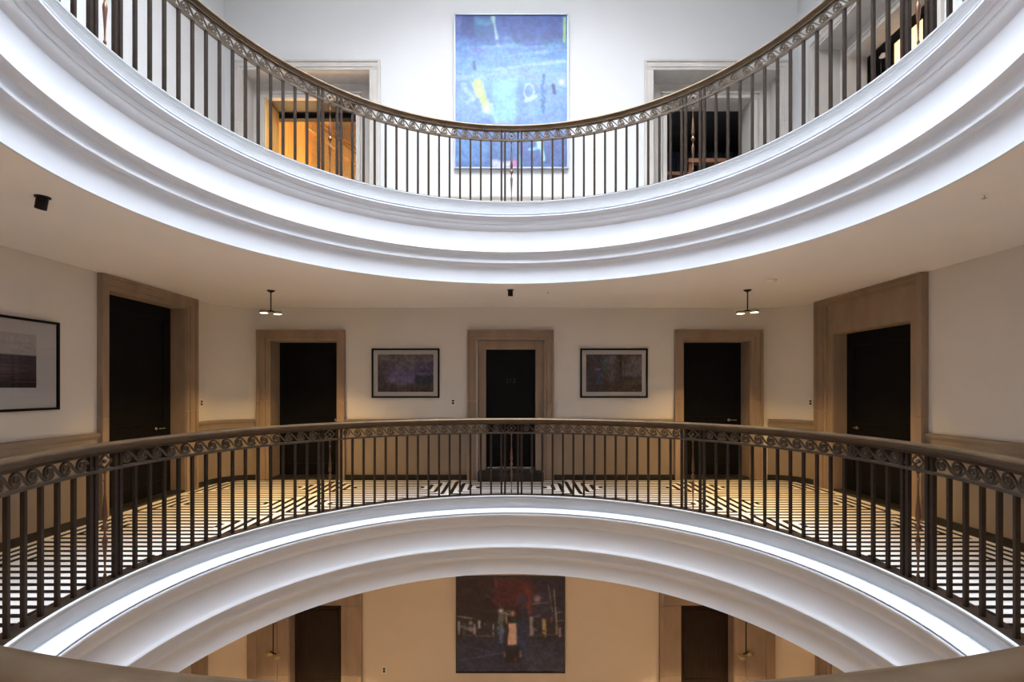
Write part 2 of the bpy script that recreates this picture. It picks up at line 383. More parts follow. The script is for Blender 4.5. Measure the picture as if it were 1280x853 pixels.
# side walls of the middle gallery
d = door('left', 'tall black door reaching near the ceiling in a tan stone frame on the left wall')
frame(d, 2.18, 3.876, 2.779, 2.325, 3.68, 2.62, split=1.16); lining(d, 2.32, 3.68, 2.62, .22, t=.006); leaf(d, 2.326, 3.674, 2.614, .21, handle=3.38, hz=.93)
d = door('right', 'black door under a plain stone lintel panel with raised moulding on the right wall')
frame(d, -4.10, -2.147, 2.779, -3.89, -2.30, 2.68, split=1.16, proud=.085)
for a, b in ((-3.895, -3.77), (-2.38, -2.295)): MB().box(a, b, -.012, .0, 0, 2.685).obj('inner_jamb', 'stone', d)
MB().box(-3.77, -2.38, -.012, 0, 2.27, 2.685).obj('inner_lintel', 'stone', d)
lining(d, -3.77, -2.38, 2.27, .2, t=.006); leaf(d, -3.764, -2.386, 2.264, .19, handle=-3.55, hz=.93)
# lowest hall
zt = -2.03-ZL
d = door('back', 'dark brown panelled door in a wide stone frame left of the dark painting', ZL)
frame(d, -4.25, -2.41, zt+.5, -3.60, -2.75, zt, split=1.2); lining(d, -3.60, -2.75, zt, .22, t=.006); leaf(d, -3.594, -2.756, zt-.006, .2, 'brown_door')
d = door('back', 'dark brown panelled door in a wide stone frame right of the dark painting', ZL)
frame(d, 2.385, 4.24, zt+.5, 2.74, 3.60, zt, split=1.2); lining(d, 2.74, 3.60, zt, .22, t=.006); leaf(d, 2.746, 3.594, zt-.006, .2, 'brown_door')
d = door('left', 'brown door in a stone frame on the left wall of the lowest hall', ZL)
frame(d, 2.25, 4.10, 2.9, 2.45, 3.80, 2.45, split=1.2); leaf(d, 2.456, 3.794, 2.444, .18, 'brown_door')
d = door('right', 'brown door in a stone frame on the right wall of the lowest hall', ZL)
frame(d, -4.10, -2.25, 2.9, -3.80, -2.45, 2.45, split=1.2); leaf(d, -3.794, -2.456, 2.444, .18, 'brown_door')
# top gallery portals with inner frames
PH = PZ-ZU
def portal(side, a, b, label):
    d = door(side, label, ZU)
    s0, s1 = a-.145, b+.175
    frame(d, s0, s1, PH+.155, a, b, PH, 'stone_up', split=2.2, proud=.045)
    lining(d, a, b, PH, .35, 'stone_up', t=.006)
    return d
def inner(side, d, a, b, i0, i1, it, nm):
    wall(side, ZU, PZ+.02, [(i0, i1, ZU, ZU+it)], 'stone_up', .06, nm, a, b, .345)
    frame_y(d, i0-.07, i1+.07, it+.10, i0, i1, it, .345)
def frame_y(d, o0, o1, ot, i0, i1, it, y):
    m = 'stone_up'
    for p, q in ((o0, i0), (i1, o1)): MB().box(p, q, y-.03, y, 0, it).obj('inner_jamb', m, d, bevel=.005)
    MB().box(o0, o1, y-.03, y, it, ot-.035).box(o0-.02, o1+.02, y-.05, y, ot-.035, ot).obj('inner_lintel', m, d, bevel=.004)
IT = 6.372-ZU
p1 = portal('back', -4.36, -2.295, 'tall pale stone portal opening onto an amber lit wooden room')
inner('back', p1, -4.42, -2.22, -4.16, -2.62, IT, 'recessed pale wall inside the portal of the amber room')
p2 = portal('back', 2.295, 4.36, 'tall pale stone portal opening onto a dark curtained room')
inner('back', p2, 2.22, 4.42, 2.62, 4.08, IT, 'recessed pale wall inside the portal of the curtained room')
p3 = portal('right', -4.15, -2.12, 'tall pale stone portal on the right wall of the top gallery')
inner('right', p3, -4.2, -2.05, -3.95, -2.35, IT, 'recessed pale wall inside the portal on the right wall')

# ------------------------------------------------------------------ rooms behind the portals
def shell(side, a, b, y0, y1, h, m, lab, fl='walnut'):
    loc, rz = place(side, ZU); t = .08
    tag(MB().box(a-t, a, y0, y1, 0, h).box(b, b+t, y0, y1, 0, h).box(a-t, b+t, y1, y1+t, 0, h).obj('wall_'+side, m, loc=loc, rz=rz), lab+' walls', kind='structure')
    tag(MB().box(a-t, b+t, .0, y1, -.05, 0).obj('floor', fl, loc=loc, rz=rz), lab+' floor', kind='structure')
    tag(MB().box(a-t, b+t, y0, y1+t, h, h+.06).obj('ceiling', m, loc=loc, rz=rz), lab+' ceiling', kind='structure')
# amber room
shell('back', -5.4, -2.05, .405, 3.3, 3.8, 'mount', 'amber lit side room', 'orange')
MB().box(-4.16, -4.14, .345, .80, 0, IT).obj('wood_reveal', 'orange', p1)
MB().box(-4.16, -2.62, .41, .80, IT, IT+.05).obj('wood_soffit', 'brown_door', p1)
MB().box(-2.62, -2.50, .42, .80, 0, IT).obj('dark_reveal', 'black', p1)
tag(MB().box(-4.7, -2.3, W+.80, W+.92, ZU+2.68, ZU+3.2).obj('ceiling_beam', 'black', bevel=.005), 'black beam across the top of the amber room', 'beam')
pn = empty('wood_panelling', (0, W+2.3, ZU), label='honey coloured wall panelling of upright boards in the amber room', cat='panelling')
for k, (a, b, m, dy) in enumerate(((-5.38, -5.02, 'orange', 0), (-5.01, -4.66, 'orange', .02), (-4.65, -4.30, 'orange', 0), (-4.29, -4.08, 'orange_d', -.05), (-4.07, -3.75, 'orange', 0))):
    MB().box(a, b, dy, dy+.06, 0, 3.75).obj('board', m, pn, bevel=.006)
st = empty('staircase', (0, 0, ZU), label='honey wood stair flight rising behind the amber doorway', cat='staircase')
def slope(x): return 3.17-(x+3.775)*.77
for w0, w1, dy, m in ((-.10, .06, 0, 'orange'), (.10, .14, .02, 'orange_d'), (.19, .23, .02, 'orange_d')):
    P = [(-3.95, slope(-3.95)), (-2.25, slope(-2.25))]
    MB().bar([(x, W+1.75+dy, z+(w0+w1)/2-.23) for x, z in P], w1-w0, .07).obj('stringer', m, st, bevel=.004)
MB().prism([(-3.95, 0), (-2.25, 0), (-2.25, slope(-2.25)-.36), (-3.95, slope(-3.95)-.36)], 0, .04).obj('side_panel', 'orange', st)
so = [c for c in st.children if c.name.startswith('side_panel')][0]; so.rotation_euler = (PI/2, 0, 0); so.location = (0, W+1.80, 0)
for k in range(6):
    x = -3.8+k*.28; MB().box(x, x+.30, W+1.80, W+2.2, slope(x)-.42, slope(x)-.38).obj('tread', 'orange_d', st)
scn = empty('wall_sconce', (-3.06, W+.98, ZU+1.52), label='dark red box with pale curved shade inside the amber doorway', cat='sconce')
MB().box(-.10, .02, -.02, .10, 0, .19).obj('back_box', 'red', scn, bevel=.004)
MB().lathe([(.0, .0), (.05, .02), (.075, .06), (.07, .11), (.045, .15), (.04, .15), (.06, .10), (.05, .05)], 16, (.09, .03, -.08)).obj('shade', 'white', scn, smooth=40)
MB().box(-.06, -.02, .02, .06, -1.52, 0).obj('post', 'walnut', scn)
lp = bpy.data.lights.new('amber_room_lamp', 'POINT'); lp.energy = 230; lp.color = (1, .72, .36); lp.shadow_soft_size = .15
lo = bpy.data.objects.new('amber_room_lamp', lp); COL.objects.link(lo); lo.location = (-4.25, W+1.85, ZU+1.24)
fl = empty('added_floor_lamp', (-4.25, W+1.85, ZU), label='added floor lamp, out of sight, as fixture for the amber room light', cat='lamp')  # fixture added out of sight to carry the amber room light
MB().lathe([(0, 0), (.13, 0), (.13, .02), (.015, .03), (.012, 1.0), (0, 1.0)], 20).obj('stand', 'blackm', fl, smooth=40)
MB().lathe([(.16, .98), (.11, 1.20), (.105, 1.20), (.155, .98)], 24, close=True).obj('lamp_shade', 'mount', fl, smooth=40)
# curtained room
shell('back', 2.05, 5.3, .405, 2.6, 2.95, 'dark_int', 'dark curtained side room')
MB().box(4.06, 4.08, .405, .72, 0, IT).obj('reveal', 'stone_up', p2)
MB().box(2.62, 4.08, .405, .72, IT-.002, IT+.05).obj('reveal_head', 'stone_up', p2)
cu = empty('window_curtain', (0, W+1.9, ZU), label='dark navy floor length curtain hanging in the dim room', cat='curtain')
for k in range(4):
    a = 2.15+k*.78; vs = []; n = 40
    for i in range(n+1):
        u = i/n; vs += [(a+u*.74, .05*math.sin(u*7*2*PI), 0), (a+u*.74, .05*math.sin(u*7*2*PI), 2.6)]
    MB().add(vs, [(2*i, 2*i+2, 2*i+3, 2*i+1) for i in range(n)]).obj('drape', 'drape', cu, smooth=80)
sh = empty('wooden_rack', (0, 0, ZU), label='reddish wooden rack with two rails in the dim curtained room', cat='rack')
for x in (2.70, 3.20, 4.05): MB().box(x, x+.05, W+.9, W+.95, 0, 1.76 if x < 3 else 2.0).obj('upright', 'walnut', sh)
MB().box(2.66, 3.25, W+.86, W+1.0, 1.70, 1.76).obj('rail', 'walnut', sh)
MB().box(3.18, 4.10, W+.86, W+1.0, 1.93, 2.0).obj('rail', 'walnut', sh)
MB().box(2.70, 4.10, W+.87, W+.99, 1.50, 1.55).obj('rail', 'walnut', sh)
# room behind the right wall
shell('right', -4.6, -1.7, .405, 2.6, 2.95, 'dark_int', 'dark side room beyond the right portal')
MB().box(-3.97, -3.95, .405, .62, 0, IT).obj('reveal', 'stone_up', p3)
MB().box(-3.95, -2.35, .405, .62, IT-.002, IT+.05).obj('reveal_head', 'stone_up', p3)
loc, rz = place('right', ZU)
gl = empty('lit_patch_panel', loc, rz, label='peach panel whose added glow stands in for a lit patch beyond the right portal', cat='glow panel')  # made-up panel, its emission imitates a bright lit rectangle
MB().box(-3.60, -3.10, .75, .77, 2.16, 2.72).obj('panel', 'glow', gl)
MB().box(-3.63, -3.60, .73, .79, 2.13, 2.75).box(-3.10, -3.07, .73, .79, 2.13, 2.75).box(-3.60, -3.10, .73, .79, 2.72, 2.75).box(-3.60, -3.10, .73, .79, 2.13, 2.16).obj('panel_frame', 'black', gl)
MB().box(-3.38, -3.32, .77, 2.6, 2.40, 2.45).obj('bracket', 'black', gl)
hk = empty('hanging_lamp_arm', loc, rz, label='small white lamp head on a slim arm beside the glowing panel', cat='lamp')
MB().cyl((-3.78, .70, 0), (-3.78, .70, 2.56), .012).cyl((-3.78, .70, 2.56), (-3.70, .66, 2.64), .012).obj('arm', 'blackm', hk)
MB().lathe([(.0, .05), (.025, .04), (.05, 0), (.042, 0), (.0, .03)], 16, (-3.68, .65, 2.60)).obj('head', 'white', hk, smooth=40)

# ------------------------------------------------------------------ balustrades
SEC = PI/4; OFF = .124/R; STEP = (SEC-2*OFF)/15
HB, HR = .922, 1.117
RH = [(.022, 1.046), (.022, 1.060), (.028, 1.064), (.030, 1.074), (.038, 1.080), (.043, 1.090), (.042, 1.101), (.034, 1.110), (.018, 1.1155)]
RAILP = [(-a, b) for a, b in RH]+[(0, 1.117)]+RH[::-1]
bal_me = MB().box(-.011, .011, -.011, .011, ZB, HB).mesh('baluster', 'bronze')
post_me = MB().box(-.012, .012, -.013, .013, ZB, 1.046).mesh('post', 'bronze')
SPZ = HB-ZB
sprof = [(.0, 1), (.012, 1), (.012, .985), (.006, .975), (.006, .93), (.011, .92), (.006, .91), (.006, .80), (.009, .75), (.014, .66), (.017, .585), (.014, .565), (.007, .55), (.009, .535), (.017, .515), (.022, .497), (.015, .48), (.007, .46), (.006, .43), (.012, .405), (.016, .375), (.013, .33), (.009, .25), (.006, .17), (.0055, .09), (.007, .08), (.011, .065), (.007, .05), (.007, .02), (.012, .012), (.012, 0), (0, 0)]
spin_me = MB().lathe([(r, ZB+h*SPZ) for r, h in sprof], 14).mesh('spindle', 'copper', 50)
P_ = STEP*R
def scroll_path():
    pts = []
    zc = 0.0
    n = 34
    for i in range(n+1):
        t = i/n; a = math.radians(90+560*(1-t)); r = .008+(.040-.008)*t
        pts.append((r*math.cos(a), zc+r*math.sin(a)))
    x0, y0 = pts[-1]; x1, y1 = P_*.98, -.043
    for i in range(1, 15):
        t = i/14; a = (1-t)**3; b = 3*(1-t)**2*t; c = 3*(1-t)*t*t; e = t**3
        pts.append((a*x0+b*(x0+.05)+c*(x1-.06)+e*x1, a*y0+b*(y0+.004)+c*y1+e*y1))
    for i in range(1, 6):
        a = math.radians(-90+i*14); pts.append((P_*.98+.043*math.cos(a), .043*math.sin(a)))
    return pts
sm = MB(); sm.bar([(x, 0, z) for x, z in scroll_path()], .0115, .014)
sm.lathe([(0, .011), (.008, .008), (.011, 0), (.008, -.008), (0, -.011)], 8)
scroll_me = sm.mesh('scroll', 'frieze')
lz = MB()
for a, b in (((-.055, 0), (0, .048)), ((0, .048), (.055, 0)), ((.055, 0), (0, -.048)), ((0, -.048), (-.055, 0))):
    lz.bar([(a[0], 0, a[1]), (b[0], 0, b[1])], .009, .012)
lz.lathe([(0, .016), (.011, .011), (.016, 0), (.011, -.011), (0, -.016)], 10)
loz_me = lz.mesh('lozenge', 'frieze')
def railing(z, label):
    e = empty('balcony_railing', (0, 0, z), label=label, cat='railing', group='bronze balustrades of the rotunda')
    MB().lathe([(R+x, zz) for x, zz in RAILP], 192, close=True).obj('handrail', 'rail', e, smooth=40)
    MB().lathe([(R-.013, 1.036), (R+.013, 1.036), (R+.013, 1.047), (R-.013, 1.047)], 192, close=True).obj('frieze_top_bar', 'frieze', e, smooth=40)
    MB().lathe([(R-.016, HB), (R+.016, HB), (R+.016, HB+.02), (R-.016, HB+.02)], 192, close=True).obj('frieze_bottom_bar', 'frieze', e, smooth=40)
    MB().lathe([(R-.028, ZB-.002), (R+.068, ZB-.002), (R+.068, ZB+.008), (R-.028, ZB+.008)], 192, close=True).obj('base_plate', 'bronze', e, smooth=40)
    zc = (HB+.02+1.036)/2
    def put(name, me, a, zz=0):
        # a measured clockwise from the +y axis; local x runs to the right when seen from the centre
        o = link(name, me, e, (R*math.sin(a), R*math.cos(a), zz), -a); return o
    for k in range(8):
        t0 = k*SEC
        put('spindle', spin_me, t0); put('lozenge', loz_me, t0, zc)
        for s_ in (-1, 1):
            put('post', post_me, t0+s_*.080/R); put('post', post_me, t0+s_*OFF)
        for j in range(1, 15): put('baluster', bal_me, t0+OFF+j*STEP)
        for j in range(15): put('scroll', scroll_me, t0+OFF+(j+.5)*STEP, zc)
    return e
railing(ZM, 'bronze balustrade round the opening of the striped middle gallery')
railing(ZU, 'bronze balustrade on the topmost ring below the blue painting')

# ------------------------------------------------------------------ pictures
def vnoise(h, w, cells, rng):
    g = rng.random((cells[0]+2, cells[1]+2)); yy = np.linspace(0, cells[0], h); xx = np.linspace(0, cells[1], w)
    yi = yy.astype(int); xi = xx.astype(int); fy = (yy-yi)[:, None]; fx = (xx-xi)[None]
    fy = fy*fy*(3-2*fy); fx = fx*fx*(3-2*fx)
    a = g[np.ix_(yi, xi)]; b = g[np.ix_(yi, xi+1)]; c = g[np.ix_(yi+1, xi)]; e = g[np.ix_(yi+1, xi+1)]
    return (a*(1-fx)+b*fx)*(1-fy)+(c*(1-fx)+e*fx)*fy
class Art:
    def __init__(s, w, h, aspect, seed):
        s.w, s.h, s.asp = w, h, aspect; s.rng = np.random.default_rng(seed)
        s.V, s.U = np.meshgrid(np.linspace(0, 1, h), np.linspace(0, 1, w), indexing='ij'); s.im = np.zeros((h, w, 3))
        s.wob = (vnoise(h, w, (14, 14), s.rng)-.5)
    def mix(s, m, col, al=1): m = np.clip(m*al, 0, 1)[..., None]; s.im = s.im*(1-m)+np.array(col)[None, None]*m
    def grad(s, stops):
        vs = [a for a, _ in stops]; vv = np.clip(s.V+s.wob*.08, 0, 1)
        for c in range(3): s.im[..., c] = np.interp(vv, vs, [b[c] for _, b in stops])
    def rect(s, u0, u1, v0, v1, col, al=1, soft=.02, wob=.02):
        U = s.U+s.wob*wob; V = s.V+s.wob*wob
        f = lambda x: np.clip(x/soft+.5, 0, 1)
        s.mix(f(U-u0)*f(u1-U)*f(V-v0)*f(v1-V), col, al)
    def line(s, a, b, wd, col, al=1, soft=.4):
        ax, ay = a[0]*s.asp, a[1]; bx, by = b[0]*s.asp, b[1]; X = s.U*s.asp-ax; Y = s.V-ay; dx, dy = bx-ax, by-ay
        t = np.clip((X*dx+Y*dy)/(dx*dx+dy*dy+1e-9), 0, 1); dist = np.hypot(X-t*dx, Y-t*dy)+s.wob*wd*.6
        s.mix(np.clip((wd/2-dist)/(wd*soft)+.5, 0, 1), col, al)
    def blob(s, u, v, ru, rv, col, al=1): s.mix(np.exp(-(((s.U-u)/ru)**2+((s.V-v)/rv)**2)*1.2), col, al)
    def noise(s, amt, cells):
        s.im = s.im+((vnoise(s.h, s.w, cells, s.rng)-.5)*amt)[..., None]*np.array([.9, 1, 1.1])
    def blur(s, k=1):
        for _ in range(k):
            p = np.pad(s.im, ((1, 1), (1, 1), (0, 0)), mode='edge'); s.im = (p[:-2, 1:-1]+p[2:, 1:-1]+p[1:-1, :-2]+p[1:-1, 2:]+2*p[1:-1, 1:-1])/6
    def mesh(s, name, width, height, m):
        im = np.clip(s.im, 0, 255)/255; li = np.where(im <= .04045, im/12.92, ((im+.055)/1.055)**2.4)
        h, w = s.h, s.w
        xs = (s.U-.5)*width; zs = (.5-s.V)*height
        vs = np.stack([xs, np.zeros_like(xs), zs], -1).reshape(-1, 3)
        idx = np.arange(h*w).reshape(h, w); q = np.stack([idx[1:, :-1], idx[1:, 1:], idx[:-1, 1:], idx[:-1, :-1]], -1).reshape(-1, 4)
        me = bpy.data.meshes.new(name); me.from_pydata(vs.tolist(), [], q.tolist()); me.update()
        at = me.color_attributes.new('paint', 'FLOAT_COLOR', 'POINT')
        at.data.foreach_set('color', np.concatenate([li, np.ones((h, w, 1))], -1).reshape(-1).astype(np.float32))
        me.materials.append(M[m]); return me
def fbox(w, h, t, y0, y1):
    return MB().box(-w/2, w/2, y0, y1, h/2-t, h/2).box(-w/2, w/2, y0, y1, -h/2, -h/2+t).box(-w/2, -w/2+t, y0, y1, -h/2+t, h/2-t).box(w/2-t, w/2, y0, y1, -h/2+t, h/2-t)
def picture(name, side, u, z, w, h, art, artmat, fm, ft, fd, label, cat, mount=None, group=None):
    loc, rz = place(side); (px, py), _ = SIDE[side]
    c, s_ = math.cos(rz), math.sin(rz)
    e = empty(name, (px+u*c, py+u*s_, z), rz, label=label, cat=cat, group=group)
    fbox(w, h, ft, -fd, -.002).obj('frame', fm, e, bevel=.002)
    if mount:
        mw, mh, ox, oz = mount
        MB().box(-w/2+ft, w/2-ft, -fd*.45, -.004, -h/2+ft, h/2-ft).obj('mount', 'mount', e)
        p = link('print', art.mesh('print', mw, mh, artmat), e, (ox, -fd*.45-.002, oz))
        MB().add([(-w/2+ft, -fd*.8, -h/2+ft), (w/2-ft, -fd*.8, -h/2+ft), (w/2-ft, -fd*.8, h/2-ft), (-w/2+ft, -fd*.8, h/2-ft)], [(0, 1, 2, 3)]).obj('glass', 'glass', e)
    else:
        MB().box(-w/2+ft, w/2-ft, -fd*.55, -.004, -h/2+ft, h/2-ft).obj('backing', 'frame_d', e)
        link('canvas', art.mesh('canvas', w-2*ft, h-2*ft, artmat), e, (0, -fd*.6-.002, 0))
    return e
# blue abstract
a = Art(150, 200, .735, 3)
a.grad([(0, (52, 84, 160)), (.13, (58, 96, 174)), (.20, (96, 138, 200)), (.30, (132, 170, 220)), (.40, (158, 186, 230)), (.5, (140, 170, 220)), (.62, (148, 172, 222)), (.76, (118, 146, 200)), (.85, (92, 122, 178)), (1, (82, 106, 165))])
a.rect(-.1, .055, -.1, .09, (120, 110, 170), .8); a.rect(.055, .17, .01, .14, (34, 72, 150), .85); a.rect(.16, .34, .05, .16, (30, 100, 160), .8); a.rect(.17, .33, .015, .06, (84, 146, 184), .9)
a.rect(.38, .96, .01, .13, (44, 80, 165), .6, soft=.06); a.line((.55, .16), (.98, .13), .05, (48, 78, 150), .6); a.line((.6, .19), (.95, .17), .03, (70, 100, 170), .5)
a.line((.45, .155), (.5, .19), .05, (140, 180, 205), .6)
a.line((.34, .015), (.375, .17), .026, (200, 214, 205)); a.line((.375, .17), (.385, .205), .02, (190, 180, 220))
a.rect(.965, .99, .01, .18, (196, 222, 140), 1, .008, .004)
for k in range(26):
    v = .2+.2*a.rng.random(); u = a.rng.random(); a.line((u, v), (u+.35, v-.03+.02*a.rng.random()), .012+.015*a.rng.random(), (120+60*a.rng.random(), 160+40*a.rng.random(), 225), .35)
a.line((.3, .36), (.98, .30), .018, (200, 212, 242), .7); a.line((.02, .41), (.5, .38), .03, (186, 196, 236), .6)
for k in range(70):
    u, v = a.rng.random(2); v = .14+.84*v; c = a.im[min(199, int(v*199)), min(149, int(u*149))]+(a.rng.random(3)-.5)*46; L = .05+.16*a.rng.random()
    a.line((u, v), (u+L, v+(a.rng.random()-.6)*.06), .01+.02*a.rng.random(), np.clip(c, 0, 255), .6)
a.line((.165, .31), (.175, .35), .022, (70, 90, 140), .8)
a.rect(.34, .55, .43, .70, (170, 212, 240), .9, .04); a.blob(.45, .45, .12, .05, (178, 216, 242), .9)
a.rect(.0, .18, .46, .66, (160, 176, 216), .6, .05); a.line((.07, .46), (.16, .55), .03, (214, 224, 242), .7); a.line((.1, .58), (.15, .53), .02, (200, 210, 235), .7)
a.line((.19, .45), (.285, .61), .055, (238, 234, 150)); a.line((.27, .62), (.31, .595), .03, (236, 240, 190))
a.line((.31, .60), (.37, .70), .02, (190, 215, 240), .8)
a.rect(.56, .64, .42, .72, (120, 148, 200), .5, .05)
for k in range(10):
    t = k/9*2*PI; a.line((.66+.045*math.cos(t), .50+.05*math.sin(t)), (.66+.045*math.cos(t+.6), .50+.05*math.sin(t+.6)), .014, (218, 222, 246), .8)
a.line((.63, .56), (.72, .53), .02, (225, 230, 250), .8)
for k in range(14): v = .39+.24*k/13; a.line((.765+.03*a.rng.random(), v), (.775+.03*a.rng.random(), v+.012), .016, (44, 104, 164), .8)
for k in range(16): u = .85+.12*a.rng.random(); v = .46+.18*a.rng.random(); a.line((u, v), (u+.03, v+.015), .012, (90+60*a.rng.random(), 150, 200), .6)
a.blob(.955, .44, .035, .03, (252, 226, 205)); a.line((.875, .46), (.885, .51), .022, (36, 48, 110))
a.rect(-.05, .30, .82, .98, (108, 152, 205), .7, .05); a.rect(.32, .57, .78, .96, (78, 118, 170), .7, .04); a.rect(.58, 1.1, .78, 1.1, (78, 98, 160), .6, .06)
a.rect(.33, .50, .955, 1.0, (236, 206, 226), 1, .015); a.rect(.50, .56, .95, 1.0, (230, 130, 190), 1, .015); a.rect(.56, .6, .93, 1.0, (110, 180, 190), .8, .015)
a.line((.765, .83), (.79, .95), .022, (190, 222, 232)); a.line((.745, .82), (.75, .87), .018, (220, 232, 240)); a.line((.66, .88), (.72, .875), .015, (150, 200, 225))
a.blur(1); a.noise(26, (60, 44)); a.noise(16, (22, 16)); a.im = (a.im-150)*1.18+150; a.im *= np.array([.55, .63, .66])
picture('abstract_painting', 'back', -.004, 6.264, 1.84, 2.493, a, 'art', 'frame_s', .022, .06, 'large blue abstract painting on the white top gallery wall', 'painting')
# dark figure painting
a = Art(170, 150, 1.13, 5)
a.grad([(0, (58, 30, 36)), (.3, (54, 28, 36)), (.45, (38, 32, 42)), (.62, (44, 38, 52)), (.7, (42, 44, 68)), (1, (50, 50, 76))])
a.rect(.05, .34, .05, .5, (36, 26, 30), .8, .1, .1); a.rect(.34, .68, 0, .3, (84, 32, 42), .8, .1, .08); a.rect(.72, 1.1, -.1, .45, (42, 40, 66), .8, .1)
a.rect(.655, .70, .13, .4, (128, 44, 42), .75, .035, .09); a.rect(.58, .65, .2, .75, (36, 42, 76), .65, .05, .08)
a.line((.36, .02), (.37, .1), .02, (120, 60, 70), .7); a.line((.28, .19), (.40, .30), .018, (96, 78, 84), .7)
a.blob(.75, .23, .04, .05, (170, 146, 158), .9); a.line((.71, .285), (.85, .265), .014, (138, 138, 146), .9); a.line((.85, .265), (.87, .33), .012, (130, 132, 150), .8)
a.line((.85, .08), (.89, .36), .014, (128, 132, 128), .9); a.line((.905, .13), (.93, .5), .014, (150, 148, 130), .9); a.line((.92, .38), (.985, .36), .012, (120, 128, 140), .8)
a.line((.0, .41), (.14, .435), .016, (126, 120, 116), .9)
for u, v0, v1, w_, c in ((.02, .47, .6, .02, (150, 148, 150)), (.07, .5, .64, .03, (70, 80, 78)), (.13, .48, .55, .035, (150, 134, 136)), (.165, .5, .6, .022, (160, 158, 154)), (.21, .48, .52, .04, (206, 204, 196)), (.26, .49, .5, .02, (170, 168, 168)), (.34, .5, .6, .014, (168, 166, 164)),
                         (.405, .40, .56, .055, (108, 116, 112)), (.41, .54, .68, .045, (84, 104, 150)), (.695, .43, .6, .042, (150, 148, 152)), (.815, .46, .6, .04, (182, 160, 106)), (.88, .43, .46, .03, (130, 60, 60)), (.93, .5, .6, .03, (140, 130, 96)), (.96, .54, .62, .03, (176, 150, 160))):
    a.line((u, v0), (u, v1), w_, c, .9)
a.line((.1, .62), (.35, .62), .014, (112, 92, 96), .8); a.line((.66, .62), (.98, .60), .012, (84, 80, 92), .8)
a.blob(.41, .355, .028, .024, (236, 236, 232)); a.line((.46, .39), (.465, .5), .016, (170, 150, 140), .9)
a.line((.52, .36), (.525, .46), .09, (30, 18, 20), .95); a.blob(.52, .385, .028, .04, (196, 146, 128)); a.line((.535, .45), (.54, .49), .06, (22, 52, 44), .95)
a.line((.595, .5), (.60, .74), .07, (38, 48, 88), .95); a.rect(.465, .56, .49, .72, (206, 172, 160), 1, .02); a.line((.47, .5), (.46, .75), .03, (44, 24, 26), .9)
a.rect(.455, .585, .72, .9, (36, 24, 28), .95, .03); a.line((.545, .85), (.55, .93), .02, (84, 50, 46), .8); a.line((.44, .79), (.445, .83), .025, (138, 104, 110), .8); a.line((.59, .78), (.595, .83), .025, (138, 104, 120), .8)
a.line((.02, .88), (.42, .80), .012, (88, 92, 118), .8); a.line((.08, .72), (.35, .80), .01, (76, 78, 100), .7); a.rect(.64, 1.1, .8, 1.1, (72, 74, 92), .5, .1)
for k in range(90):
    u, v = a.rng.random(2); c = a.im[min(149, int(v*149)), min(169, int(u*169))]+(a.rng.random(3)-.5)*34; L = .03+.08*a.rng.random()
    if not (.44 < u < .62 and .33 < v < .93): a.line((u, v), (u+L, v+(a.rng.random()-.5)*.08), .008+.016*a.rng.random(), np.clip(c, 0, 255), .6)
a.blur(1); a.im *= 1.08; a.noise(26, (46, 52)); a.noise(20, (14, 16))
picture('figure_painting', 'back', -.016, -2.331, 1.76, 1.556, a, 'art', 'frame_d', .014, .05, 'dark painting of a standing figure hung low under the middle cornice', 'painting')
# two framed prints on the back wall
a = Art(90, 62, 1.45, 8)
a.grad([(0, (104, 94, 92)), (.45, (104, 94, 118)), (.75, (92, 82, 96)), (.85, (62, 50, 52)), (1, (54, 42, 44))])
a.rect(-.1, .18, .2, 1.1, (66, 54, 62), .7, .12); a.rect(.22, .66, .44, .76, (116, 102, 152), .7, .08); a.rect(.66, 1.1, .2, .5, (66, 50, 86), .8, .1); a.rect(.66, 1.1, .55, .8, (34, 42, 66), .9, .06); a.rect(.68, .84, .49, .54, (78, 92, 116), .8)
a.line((.58, .32), (.64, .4), .08, (124, 108, 164), .7); a.line((.62, 0), (.62, .3), .02, (130, 122, 122), .7); a.line((.1, .12), (.35, .16), .08, (124, 114, 126), .7); a.rect(.36, .58, .92, 1.1, (96, 46, 50), .7); a.noise(40, (18, 30)); a.noise(24, (6, 8)); a.im *= 1.3
picture('framed_print', 'back', -1.71, 1.725, 1.092, .797, a, 'art2', 'frame', .026, .035, 'black framed print with violet haze beside the centre door', 'picture', (.90, .605, .0, .0), 'pair of framed prints on the back wall')
a = Art(90, 62, 1.45, 9)
a.grad([(0, (80, 70, 70)), (.5, (76, 66, 72)), (.8, (66, 56, 48)), (1, (56, 44, 38))])
a.rect(-.1, .3, -.1, 1.1, (60, 50, 60), .8, .12); a.rect(.16, .3, .45, .8, (66, 76, 104), .8, .08); a.rect(.28, .42, .1, .42, (70, 92, 88), .7, .08); a.line((.18, .4), (.26, .39), .06, (118, 98, 118), .8); a.rect(.42, .52, .0, .75, (104, 86, 92), .7, .06)
a.rect(.6, .64, .0, .7, (46, 38, 36), .8, .04); a.line((.66, .1), (.66, .6), .02, (124, 112, 108), .8); a.line((.72, .25), (.72, .55), .02, (116, 108, 104), .7); a.rect(.72, 1.1, .05, .6, (106, 98, 102), .8, .08); a.rect(.72, 1.1, .66, .8, (82, 76, 54), .8, .08); a.noise(36, (18, 30)); a.noise(24, (6, 8)); a.im *= 1.3
picture('framed_print', 'back', 1.655, 1.725, 1.088, .797, a, 'art2', 'frame', .026, .035, 'black framed print with brown and slate uprights beside the centre door', 'picture', (.90, .605, .0, .0), 'pair of framed prints on the back wall')
